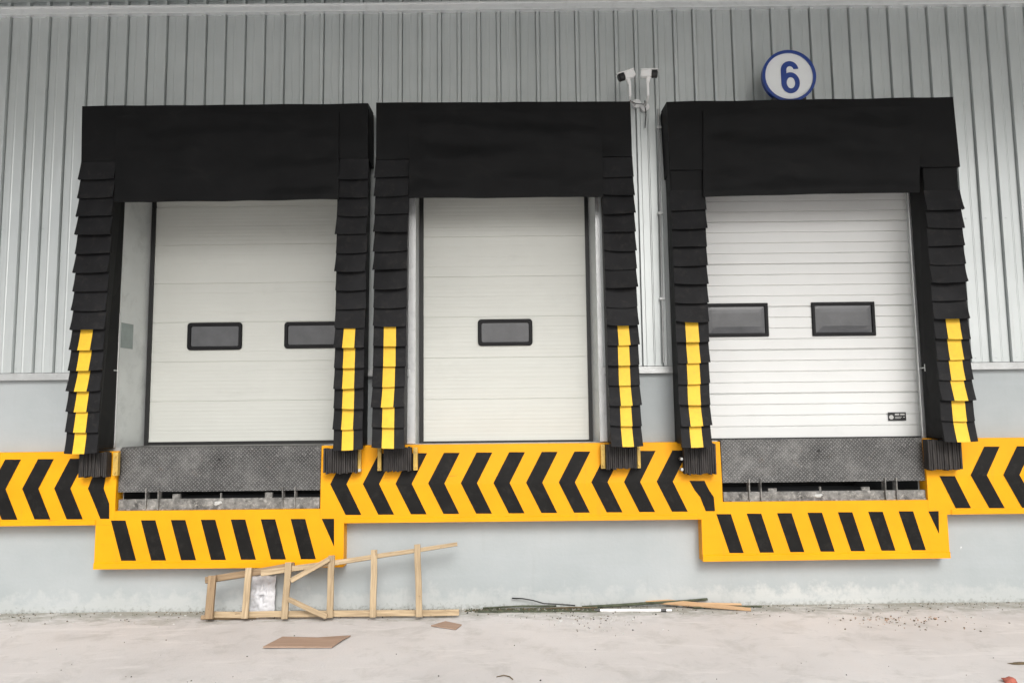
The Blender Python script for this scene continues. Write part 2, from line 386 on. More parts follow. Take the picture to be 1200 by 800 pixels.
# plinth with the openings and pits left out
m = MB(); zs = sorted({-.3, ZFL-.02} | {z for h in holes for z in (h[2], h[3]) if z < ZFL-.02}); xs2 = sorted([-XW, XW] + hx)
for xa, xb in zip(xs2, xs2[1:]):
    for za, zb in zip(zs, zs[1:]):
        if not inhole((xa+xb)/2, (za+zb)/2): m.quad((xa, 0, za), (xb, 0, za), (xb, 0, zb), (xa, 0, zb))
m.build('plinth', M['plinth'], wh, recalc=False)
# flashing strips, cut at the openings
m = MB()
for a, b in ((-XW, OP[0]['x0']-.05), (OP[0]['x1']+.05, OP[1]['x0']-.05), (OP[1]['x1']+.05, OP[2]['x0']-.05), (OP[2]['x1']+.05, XW)):
    m = MB()
    m.box(a, b, -.045, .0, ZFL-.025, ZFL+.022)
    m.box(a, b, -.052, -.0445, ZFL-.045, ZFL-.012)
    m.build('base_flashing', M['galv'], wh, bevel=.002)
m = MB()
m.box(-XW, XW, -.075, -.004, ZTR-.03, ZTR+.045); m.box(-XW, XW, -.088, -.0755, ZTR-.036, ZTR-.012); m.box(-XW, XW, -.088, -.0755, ZTR+.03, ZTR+.05)
m.build('eaves_trim', M['edge'], wh, bevel=.003)
# canopy over the dock
m = MB(); zc = ZTR+.12
m.box(-XW, XW, -4.2, -.03, zc, zc+.08)
for i in range(int(2*XW/1.5)):
    x = -XW + .6 + i*1.5
    m.box(x, x+.1, -4.18, -.1, zc-.001-.0, zc+.0)
m.box(-XW, XW, -4.23, -4.201, zc-.2, zc+.2)
m.build('canopy', M['sheet'], wh)
# dock floor inside each opening
m = MB()
for o_ in OP: m.box(o_['x0'], o_['x1'], .002, o_['Y']+.3, FLOOR-.18, FLOOR)
fl = m.build('dock_floor', M['floor']); fl['kind'] = 'structure'
# conduit between the middle and the right shelter
m = MB(); xa = P(774, 200, -.03)
m.tube([P(771.5, 128, -.045), P(773.5, 250, -.045), P(775.5, 340, -.045), P(777.5, 425, -.045)], .011, 10)
for yy in (150, 250, 350): 
    p = P(771.5+(yy-128)*.02, yy, -.04); m.box(p.x-.025, p.x+.025, -.06, -.028, p.z-.012, p.z+.012)
tag(m.build('conduit', M['galv'], smooth=False), 'thin grey conduit running down the ribbed wall beside the shelter under the number sign', 'conduit')

# ------------------------------------------------------------ sectional doors
def rrect(cx, cz, w, h, r, n=5):
    out = []
    for (sx, sz, a0) in ((1, 1, 0), (-1, 1, 90), (-1, -1, 180), (1, -1, 270)):
        for i in range(n+1):
            a = R(a0 + 90*i/n); out.append((cx + sx*(w/2-r) + r*math.cos(a), cz + sz*(h/2-r) + r*math.sin(a)))
    return out
def window(door, cx, cz, w, h, Y, rad, fwid, domed=False):
    m = MB(); A = rrect(cx, cz, w, h, rad); B = rrect(cx, cz, w-.012, h-.012, rad*.9); C = rrect(cx, cz, w-2*fwid, h-2*fwid, max(rad-fwid*.5, .003)); D = rrect(cx, cz, w-2*fwid-.01, h-2*fwid-.01, max(rad-fwid*.5, .003))
    n = len(A)
    for (r1, y1, r2, y2) in ((A, Y+.002, A, Y-.014), (A, Y-.014, B, Y-.02), (B, Y-.02, C, Y-.02), (C, Y-.02, D, Y-.004)):
        vs = [(x, y1, z) for x, z in r1] + [(x, y2, z) for x, z in r2]
        m.add(vs, [(i, (i+1) % n, n+(i+1) % n, n+i) for i in range(n)], 0)
    if domed:
        nx, nz = 14, 8; W, H = w-2*fwid, h-2*fwid; rows = []
        for j in range(nz+1):
            row = []
            for i in range(nx+1):
                u, v = i/nx, j/nz; e = min(u*W, (1-u)*W, v*H, (1-v)*H)
                row.append(Vector((cx-W/2+u*W, Y-.005-min(e, .05)*.25*domed, cz-H/2+v*H)))
            rows.append(row)
        m.grid(rows, 1)
    else:
        m.add([(x, Y-.005, z) for x, z in D], [tuple(range(n))], 1)
    return m.build('window', [M['frame'], M['pane']], door, recalc=False)
def door(i, label, mat, zs_seams, rib, seal_l, seal_r):
    op = OP[i]; Y = op['Y']; x0, x1 = op['dx0'], op['dx1']; z0 = FLOOR+op.get('gap', .02); z1 = op['zt']+.05
    pr = []
    z = z0
    pr.append((z0, 0))
    marks = []
    k = 0
    while True:
        z = z0 + (k+1)*rib['pitch']
        if z > z1: break
        seam = (k+1) % rib['per'] == 0
        g, dp = (rib['sg'], rib['sd']) if seam else (rib['g'], rib['d'])
        if g > 0: pr += [(z-g/2, 0), (z-g/2+g*.3, dp), (z+g/2-g*.3, dp), (z+g/2, 0)]
        k += 1
    pr.append((z1, 0)); m = MB(); nx = 10
    rows = [[Vector((lerp(x0, x1, j/nx), Y+d, zz)) for j in range(nx+1)] for zz, d in pr]
    m.grid(rows)
    m.box(x0, x1, Y-.004, Y+.03, z0-.002, z0+.03)
    d = m.build('sectional_door', mat, wh, recalc=False); d['label'] = label
    m = MB(); m.box(x0-.02, x1+.02, Y-.012, Y+.03, FLOOR+.001, z0-.001)
    if seal_l: m.box(x0-.04, x0, Y-.02, Y+.03, FLOOR+.001, z1)
    if seal_r: m.box(x1, x1+.035, Y-.02, Y+.03, FLOOR+.001, z1)
    m.build('rubber_seal', M['seal'], d)
    # jambs and head between wall face and door
    m = MB(); xl_ = x0-(.038 if seal_l else .004); xr_ = x1+(.028 if seal_r else .004)
    m.hexa([(op['x0']-.03, -.001, FLOOR), (op['x0'], -.001, FLOOR), (xl_, Y+.02, FLOOR), (op['x0']-.4, Y+.02, FLOOR)],
           [(op['x0']-.03, -.001, z1), (op['x0'], -.001, z1), (xl_, Y+.02, z1), (op['x0']-.4, Y+.02, z1)])
    m.hexa([(op['x1'], -.001, FLOOR), (op['x1']+.03, -.001, FLOOR), (op['x1']+.4, Y+.02, FLOOR), (xr_, Y+.02, FLOOR)],
           [(op['x1'], -.001, z1), (op['x1']+.03, -.001, z1), (op['x1']+.4, Y+.02, z1), (xr_, Y+.02, z1)])
    m.box(op['x0'], op['x1'], .0, Y, op['zt'], op['zt']+.05)
    m.build('door_jamb', M['jamb'], d)
    e = op['edge']
    for xa_, xb_, xc_ in ((op['x0']-e, op['x0'], op['x0']-.002), (op['x1'], op['x1']+e, op['x1']-.006)):
        m = MB(); m.box(xa_, xb_, -.018, -.0055, FLOOR+.001, op['zt']); m.box(xc_, xc_+.008, -.03, -.0175, FLOOR+.001, op['zt'])
        m.build('edge_angle', M['edge'], d, bevel=.002)
    return d
OP[0].update(dx0=X(179, 380, .45), gap=.035, dx1=-1.52, edge=.03)
OP[1].update(dx0=X(496.5, 380, .15), dx1=X(687.5, 380, .15), edge=.085)
OP[2].update(dx0=X(785, 380, .08), dx1=X(1070.5, 370, .08), edge=.07)
flush = dict(pitch=.1025, per=4, g=.006, d=.0012, sg=.008, sd=.006)
ribbed = dict(pitch=.1075, per=4, g=.013, d=.011, sg=.017, sd=.018)
d1 = door(0, 'cream sectional door with two small windows, set deep behind the left shelter', M['door_cream'], None, flush, True, False)
d2 = door(1, 'narrow cream sectional door with a single small window', M['door_cream'], None, flush, True, True)
d3 = door(2, 'white ribbed sectional door with two larger square cornered windows and a small black plate', M['door_white'], None, ribbed, False, False)
def win(d, i, x0, x1, y0, y1, rad, fwid, domed=0):
    Y = OP[i]['Y']; a, b = P(x0, (y0+y1)/2, Y), P(x1, (y0+y1)/2, Y); t_, u_ = P((x0+x1)/2, y0, Y), P((x0+x1)/2, y1, Y)
    window(d, (a.x+b.x)/2, (t_.z+u_.z)/2, b.x-a.x, t_.z-u_.z, Y, rad, fwid, domed)
win(d1, 0, 220, 284, 378, 410, .035, .034); win(d1, 0, 333.5, 397.5, 377, 408, .035, .034)
win(d2, 1, 560, 624, 374, 405, .035, .032)
win(d3, 2, 826, 900, 355.5, 394.5, .006, .030, .55); win(d3, 2, 951, 1025, 354, 393.5, .006, .030, .5)
# small printed plate on the white door
m = MB(); a, b = P(1040, 483, .08), P(1061.5, 492.5, .08)
m.box(a.x, b.x, .07, .0725, b.z, a.z, 0)
W = b.x-a.x; H = a.z-b.z
m.cyl((a.x+W*.17, .0701, b.z+H*.42), (a.x+W*.17, .068, b.z+H*.42), H*.27, 14, 1)
for (u, u2, v, v2) in ((.38, .62, .66, .84), (.68, .92, .66, .84), (.38, .76, .42, .48), (.38, .70, .26, .32), (.84, .92, .36, .46)):
    m.box(a.x+W*u, a.x+W*u2, .0685, .0699, b.z+H*v, b.z+H*v2, 1)
m.build('maker_plate', [M['plate'], M['platew']], d3)
# grey patch on the left jamb of the first door
m = MB(); a0, b0 = Vector((OP[0]['x0'], 0, 0)), Vector((OP[0]['dx0']-.038, .47, 0))
dirv = (b0-a0); nv = Vector((dirv.y, -dirv.x, 0)).normalized()
pa, pb = a0+dirv*.03+nv*.004, a0+dirv*.42+nv*.004
zb, zt_ = P(150, 408, .1).z, P(150, 379, .1).z
m.hexa([Vector((pa.x, pa.y, zb)), Vector((pb.x, pb.y, zb)), Vector((pb.x, pb.y, zb))-nv*.003, Vector((pa.x, pa.y, zb))-nv*.003],
       [Vector((pa.x, pa.y, zt_)), Vector((pb.x, pb.y, zt_)), Vector((pb.x, pb.y, zt_))-nv*.003, Vector((pa.x, pa.y, zt_))-nv*.003])
m.build('jamb_patch', M['patch'], d1)

# ------------------------------------------------------------ dock shelters
def flap_mesh(m, A, B, C, D, kick, u0=0, u1=1, off=0, seed=0, mi=0, sag=.008, close=True, bulge=.007):
    """A,B top left/right, C,D bottom left/right; a hanging flap kicked outwards at its foot"""
    nu, nv = 8, 5; rows = []
    for j in range(nv+1):
        v = j/nv; row = []
        for i in range(nu+1):
            u = lerp(u0, u1, i/nu)
            p = A.lerp(B, u).lerp(C.lerp(D, u), v)
            e = noise.noise(Vector((p.x*7, p.z*7, seed*1.7)))
            y = -(.006 + kick*v**1.4) - bulge*math.sin(math.pi*u)*(.4+v) - e*.006*v - off
            z = -sag*v*math.sin(math.pi*min(max(u, 0), 1))**.5*(.6+.8*abs(noise.noise(Vector((seed, .3, 2)))))
            x = (u-.5)*.010*v**2 + .004*v*noise.noise(Vector((seed, 5, p.z)))
            row.append(Vector((p.x+x, p.y+y, p.z+z)))
        rows.append(row)
    m.grid(rows, mi)
    if close:                                    # lips turned back so the flap has thickness
        back = .007
        m.grid([rows[-1], [q+Vector((0, back, .001)) for q in rows[-1]]], mi)
        L = [r[0] for r in rows]; Rr = [r[-1] for r in rows]
        dep = [.004+kick*(j/nv)**1.4+.004 for j in range(nv+1)]
        m.grid([[q+Vector((0, dd, 0)) for q, dd in zip(L, dep)], L], mi); m.grid([Rr, [q+Vector((0, dd, 0)) for q, dd in zip(Rr, dep)]], mi)
        m.grid([[q+Vector((0, back, .001)) for q in r] for r in rows[::-1]], mi)
def shelter(label, TL, TR, yb, padL, padR, yflap, ybL, ybR, seamL, seamR, curtL, curtR, frac, seed, n=15):
    """padL/padR = x of outer/inner edges at yflap and at the foot"""
    base = P((TL[0]+TR[0])/2, ybL, 0); base.z = FLOOR
    th = thing('dock_shelter', label, 'dock shelter', (base.x, 0, FLOOR), 'black dock shelters around the loading doors')
    pm = M['fabric']
    def col(name, xt0, xt1, xb0, xb1, yB, fr_, sd):
        a, b = P(xt0, yflap, YF), P(xt1, yflap, YF); c, d = P(xb0, yB, YF), P(xb1, yB, YF)
        zf = (c.z+d.z)/2; c.z = d.z = zf; a.z = b.z = (a.z+b.z)/2
        inset = .008; bk = -.03
        m = MB(); tz = P(TL[0], TL[1]+6, YF).z; e = (b-d)/(b.z-d.z)
        def ext(p, q): return p + (p-q)*((tz-p.z)/(p.z-q.z))
        at, bt = ext(a, c), ext(b, d)
        front = [c+Vector((inset, 0, 0)), d-Vector((inset, 0, 0))]; ftop = [at+Vector((inset, 0, 0)), bt-Vector((inset, 0, 0))]
        bt0, bt1 = lerp(ftop[0].x, front[0].x, .65), lerp(ftop[1].x, front[1].x, .65)   # the back of the pad stands nearly plumb on the wall
        m.hexa([front[0], front[1], Vector((front[1].x, bk, zf)), Vector((front[0].x, bk, zf))],
               [ftop[0], ftop[1], Vector((bt1, bk, tz)), Vector((bt0, bk, tz))])
        pad = m.build('side_pad', pm, th, bevel=.01)
        hgt = (a.z-zf)/n
        for k in range(n):
            vf = lambda q: q*(1-.4135)/(n-6) if q <= n-6 else 1-(n-q)*.4135/6 if n == 15 else 0
            if n == 13: vf = lambda q: q*(1-.484)/(n-6) if q <= n-6 else 1-(n-q)*.484/6
            v0, v1 = vf(k), vf(k+1) + .010
            A, B = a.lerp(c, v0), b.lerp(d, v0); C_, D_ = a.lerp(c, v1), b.lerp(d, v1)
            jx = random.uniform(-.009, .009); jz = random.uniform(-.007, .007)
            C_ = C_+Vector((jx, 0, jz)); D_ = D_+Vector((jx, 0, -jz*.6))
            kick = random.uniform(.018, .042)
            mm = MB(); flap_mesh(mm, A, B, C_, D_, kick, seed=sd+k, bulge=.007 if k >= n-6 else random.uniform(.004, .022), sag=.008 if k >= n-6 else random.uniform(.004, .022))
            mm.build('flap', M['flap'], pad, smooth=True, recalc=False)
            if k >= n-6:
                mm = MB(); flap_mesh(mm, A, B, C_, D_, kick, fr_[0], fr_[1], off=.0022, seed=sd+k, close=False)
                mm.build('marker_patch', M['reflect'], pad, smooth=True, recalc=False)
        return a, b, c, d
    col('left', padL[0], padL[1], padL[2], padL[3], ybL, frac[0], seed)
    col('right', padR[0], padR[1], padR[2], padR[3], ybR, frac[1], seed+40)
    # head box across the top
    tl, tr = P(*TL, YF), P(*TR, YF); bl, br = P(padL[0]+.5, min(yflap, 196)+2, YF), P(padR[1]-.5, min(yflap, 196)+2, YF)
    bl.z = br.z = (bl.z+br.z)/2
    m = MB(); nx, nz = 36, 10; rows = []
    for j in range(nz+1):
        v = j/nz; row = []
        for i in range(nx+1):
            u = i/nx; p = tl.lerp(tr, u).lerp(bl.lerp(br, u), v)
            w_ = noise.noise(Vector((p.x*1.6, p.z*4, seed)))*.018 + noise.noise(Vector((p.x*6, p.z*9, seed+3)))*.010
            edge = min(u, 1-u)*12; edge = min(edge, 1)*min(v*5, 1)
            z = p.z + (noise.noise(Vector((p.x*2.5, seed, 0)))*.006 if j == 0 else 0)
            row.append(Vector((p.x, p.y-.012-w_*edge-.006*v, z)))
        rows.append(row)
    m.grid(rows)
    cham = .05
    top = rows[0]
    m.grid([[q+Vector((0, .02, .004)) for q in top], top])
    wt = [Vector((q.x, -.03, q.z+.02)) for q in top]; m.grid([wt, [q+Vector((0, .02, .004)) for q in top]])
    for side in (0, -1):
        L = [r[side] for r in rows]; m.grid([[Vector((q.x, -.03, q.z)) for q in L], L])
    m.grid([[Vector((q.x, -.03, q.z)) for q in rows[-1]], rows[-1]])
    m.build('head_cover', pm, th, smooth=True, recalc=False)
    # curtain hanging in front of the opening
    tl, tr = P(seamL, TL[1]+10, YF-.03), P(seamR, TR[1]+10, YF-.03); bl, br = P(curtL[0], curtL[1], YF-.03), P(curtR[0], curtR[1], YF-.03)
    m = MB(); nx, nz = 60, 24; rows = []
    for j in range(nz+1):
        v = j/nz; row = []
        for i in range(nx+1):
            u = i/nx; p = tl.lerp(tr, u).lerp(bl.lerp(br, u), v)
            w_ = (noise.noise(Vector((p.x*1.1, p.z*5, seed+9)))*.034 + noise.noise(Vector((p.x*4, p.z*11, seed+5)))*.010)
            pin = min(v*5, 1)*min(min(u, 1-u)*14, 1)
            hem = -.006 if v > .88 else 0
            zz = p.z + .005*v*noise.noise(Vector((p.x*3, seed, 8)))
            row.append(Vector((p.x, p.y-.004-(w_+.006)*pin+hem, zz)))
        rows.append(row)
    m.grid(rows)
    m.grid([rows[-1], [q+Vector((0, .012, .0)) for q in rows[-1]]])
    m.grid([[q+Vector((0, .012, 0)) for q in r] for r in rows[::-1]])
    m.grid([[q+Vector((0, .03, 0)) for q in rows[0]], rows[0]])
    for side in (0, -1):
        L = [r[side] for r in rows]; m.grid([L, [q+Vector((0, .03, 0)) for q in L]])
    m.build('head_curtain', pm, th, smooth=True, recalc=False)
    # galvanised mooring clip on the inner side
    return th
s1 = shelter('black dock shelter around the deep set cream door with two windows', (97, 125), (431.5, 122), 236,
        (96, 137, 77.5, 114.5), (396, 432, 391, 424.5), 186, 527, 523, 136.5, 397, (134.5, 237), (397, 234), ((.27, .64), (.30, .69)), 3)
s2 = shelter('narrow black dock shelter around the single window door, between two wider shelters', (441, 121), (738.5, 119.5), 231,
        (440.5, 480, 436, 473), (704, 741, 715.5, 751.5), 184, 521, 519, 479, 705, (479.5, 232), (707, 231), ((.32, .69), (.34, .70)), 110)
s3 = shelter('black dock shelter around the white ribbed door, under the round number sign', (781, 120), (1116, 114.5), 226,
        (785, 826, 798, 832.5), (1082, 1124.5, 1104.5, 1142.5), 223, 520, 514, 824, 1080, (824, 231), (1077, 226), ((.29, .69), (.34, .74)), 220, 13)
for s_, px, py in ((s1, 134, 434), (s1, 436, 437), (s3, 1082, 431)):
    m = MB(); p = P(px, py, -.06)
    m.box(p.x-.02, p.x+.02, -.10, -.03, p.z-.006, p.z+.006); m.box(p.x-.013, p.x+.013, -.112, -.1, p.z-.035, p.z+.035)
    m.build('clip', M['galv'], s_, bevel=.002)

# ------------------------------------------------------------ hazard striped ledges
YB, YT = -.14, -.115
def stripe_quads(m, pts_rows, yrows):
    """rows of (xl, xr, py) -> black paint sheets 2 mm proud"""
    for (a, b) in zip(pts_rows, pts_rows[1:]):
        ya, yb = yrows[pts_rows.index(a)], yrows[pts_rows.index(b)]
        m.quad(P(b[0], b[2], yb-.0025), P(b[1], b[2], yb-.0025), P(a[1], a[2], ya-.0025), P(a[0], a[2], ya-.0025), 1)
def ledge(label, x0, x1, ytop, yfold, ybot, chev, extra=(), lastclip=None, name='striped_ledge', grp='yellow and black striped ledges along the dock'):
    """x0, x1 pixel ends; y* = functions of px"""
    m = MB()
    def col(px):
        a, b, c = P(px, ytop(px), YT), P(px, yfold(px), YB), P(px, ybot(px), YB)
        return a, b, c
    L, Rr = col(x0), col(x1)
    xl, xr = L[0].x, Rr[0].x
    for q in L: q.x = xl
    for q in Rr: q.x = xr
    n = 12
    rows = [[L[k].lerp(Rr[k], i/n) for i in range(n+1)] for k in (2, 1, 0)]
    tb = [Vector((q.x, .0, q.z)) for q in rows[2]]; bb = [Vector((q.x, 0, q.z)) for q in rows[0]]
    m.grid([bb]+rows+[tb])
    for i in (0, -1):
        ps = [bb[i], rows[0][i], rows[1][i], rows[2][i], tb[i]]
        m.add(ps, [(0, 1, 2, 3, 4)])
    def Yat(px, py): return lerp(YT, YB, min(max((py-ytop(px))/(yfold(px)-ytop(px)), 0), 1)) - .003
    def SP(px, py): return P(px, py, Yat(px, py))
    for c in chev:
        if len(c) > 4: m.add([SP(*q) for q in c], [tuple(range(len(c)))], 1); continue
        for a, b in zip(c, c[1:]):
            N = 3
            for i in range(N):
                r_ = [lerp(a[k], b[k], i/N) for k in range(3)]; t_ = [lerp(a[k], b[k], (i+1)/N) for k in range(3)]
                m.quad(SP(t_[0], t_[2]), SP(t_[1], t_[2]), SP(r_[1], r_[2]), SP(r_[0], r_[2]), 1)
    base = (L[0]+Rr[0])/2
    for i in range(n*8):                              # rolled lip along the foot of the ledge
        a_, b_ = L[2].lerp(Rr[2], i/n/8), L[2].lerp(Rr[2], (i+1)/n/8)
        if any(P(bx0, 612, YB).x < (a_.x+b_.x)/2 < P(bx1, 612, YB).x for bx0, bx1 in ((109, 406), (819, 1113))): continue
        h_ = Vector((0, 0, .042)); f_ = Vector((0, -.007, 0)); z_ = Vector((0, 0, .006))
        m.quad(a_+f_, b_+f_, b_+f_+h_, a_+f_+h_); m.quad(a_+f_+h_, b_+f_+h_, b_+h_+z_, a_+h_+z_); m.quad(a_, b_, b_+f_, a_+f_)
    e = m.build(name, [M['yellow'], M['black']], recalc=False)
    for v in e.data.vertices: v.co -= Vector((base.x, 0, base.z))
    e.location = (base.x, 0, base.z)
    tag(e, label, 'dock ledge', grp); return e
def chevs(vx, yt, yv, yb, wv=19, wt=18.5, st=18.5, sb=18.5):
    return [[(v+st, v+st+wt, yt), (v, v+wv, yv), (v+sb, v+sb+wt, yb)] for v in vx]
s_ = lambda px: -.0113*px
# left ledge
yt, yf, yb = (lambda p: 529 - .0113*(p-100)), (lambda p: 572 - .0113*(p-60)), (lambda p: 615.5 - .0113*(p-60))
L1 = chevs([103-38.5*k for k in range(2, 17)], 537.5, 572, 608)
for k, c in enumerate(L1):                     # follow the slope of the ledge further out
    for r_i in range(3): 
        a = c[r_i]; c[r_i] = (a[0], a[1], a[2] + .0113*(60-a[0]))
L1 = [c for c in L1 if c[1][0] < 60]
L1 += [[(82, 100.5, 537.2), (63.5, 82.5, 572), (78, 97, 608)], ]
L1 += [[(109, 124, 557), (103, 121.5, 572.3)], [(103, 121.5, 572), (110.5, 128, 590), (117.5, 128, 607.5)]]
for c in L1:
    if c[1][0] < 60: c[2] = (c[2][0]-4, c[2][1]-4, c[2][2])
ledge('left stretch of yellow dock ledge painted with black chevrons, ending at the left leveler', -560, 139, yt, yf, yb, L1)
# middle ledge
yt, yf, yb = (lambda p: 522 - .0100*(p-383)), (lambda p: 568 - .0085*(p-430)), (lambda p: 612.6 - .0105*(p-403))
C2 = []
for k in range(0, 11):
    v = 387 + 38.25*k; dy = -.010*(v-578)
    C2.append([(v+18.5, v+37, 529.5+dy), (v, v+19, 565.5+dy*.8), (v+18, v+36.5, 601+dy)])
C2.append([(808, 825.5, 563), (814, 831, 574), (820.5, 836.5, 582), (827, 838, 598.5)])
ledge('middle stretch of yellow dock ledge painted with black chevrons between the two levelers', 377, 843.5, yt, yf, yb, C2)
# right ledge
yt, yf, yb = (lambda p: 513.5 - .006*(p-1080)), (lambda p: 557 - .0113*(p-1140)), (lambda p: 602.5 - .0113*(p-1110))
C3 = [[(1101, 1119, 557.5), (1120, 1138, 595)]]
for k in range(0, 14):
    v = 1137.5 + 38.3*k; dy = -.0113*(38.3*k)
    C3.append([(v+16, v+34, 523+dy), (v, v+19, 556.5+dy), (v+22, v+40, 595+dy)])
ledge('right stretch of yellow dock ledge painted with black chevrons, beyond the right leveler', 1081.5, 1700, yt, yf, yb, C3)
# lower boxes under the levelers
def lowbox(label, xl, xr, ytl, ytr, ybl, ybr, pit, stripes):
    m = MB(); yb_ = YB
    a, b = P(xl, ybl, yb_), P(xr, ybr, yb_); c, d = P(xl, ytl, yb_), P(xr, ytr, yb_)
    xa, xb = c.x, d.x; a.x = c.x; b.x = d.x
    # T shape: body plus neck up to the pit
    p0, p1, yn0, yn1, yt0, yt1 = pit; e, f = P(p0, yn0, yb_), P(p1, yn1, yb_); e.x = P(p0, yt0, YT).x+.0008; f.x = P(p1, yt1, YT).x-.0008; 
    body_top = lambda x: lerp(c.z, d.z, (x-xa)/(xb-xa))
    pts = [a, b, d, Vector((f.x, yb_, body_top(f.x))), f, e, Vector((e.x, yb_, body_top(e.x))), c]
    n = len(pts); m.add(pts, [(0, 1, 2, 3, 6, 7), (3, 4, 5, 6)])
    back = [Vector((q.x, 0, q.z)) for q in pts]
    m.add(pts+back, [(i, n+i, n+(i+1) % n, (i+1) % n) for i in range(n)])
    # bottom lip
    lip = .012; h = .052
    m.hexa([a+Vector((-.0, -lip, 0)), b+Vector((0, -lip, 0)), b+Vector((0, -.0005, 0)), a+Vector((0, -.0005, 0))],
           [a+Vector((0, -lip, h)), b+Vector((0, -lip, h)), b+Vector((0, -.0005, h+.008)), a+Vector((0, -.0005, h+.008))])
    for q in stripes:
        m.add([P(px, py, yb_-.0025) for px, py in q], [tuple(range(len(q)))], 1)
    o = m.build('striped_bumper_box', [M['yellow'], M['black']])
    base = Vector(((xa+xb)/2, 0, a.z))
    for v in o.data.vertices: v.co -= base
    o.location = base
    tag(o, label, 'dock ledge', 'striped boxes under the levelers'); return o
st = []
for k in range(7):
    x = 130+35.1*k; dy = -.3*k
    st.append([(x+12, 656.5+dy), (x+29.5, 656.5+dy), (x+17, 609.5+dy), (x, 609.5+dy)])
st.append([(391.5, 640), (391.5, 607.5), (377, 607.5)])
lowbox('yellow box with slanted black stripes below the left leveler, behind the wooden frame', 112, 403, 615, 612.6, 666.5, 664, (139, 377, 598.5, 596, 529, 522), st)
st = []
for k in range(7):
    x = 839.5+35.6*k; dy = -.55*k
    st.append([(x+15.5, 647.5+dy), (x+32, 647.5+dy), (x+17, 602+dy), (x, 602+dy)])
st.append([(1100.5, 625), (1100, 598.5), (1088, 598.8)])
lowbox('yellow box with slanted black stripes below the right leveler', 822, 1110, 608, 602.5, 657.5, 653.5, (843.5, 1081.5, 588, 585.5, 518, 513.5), st)

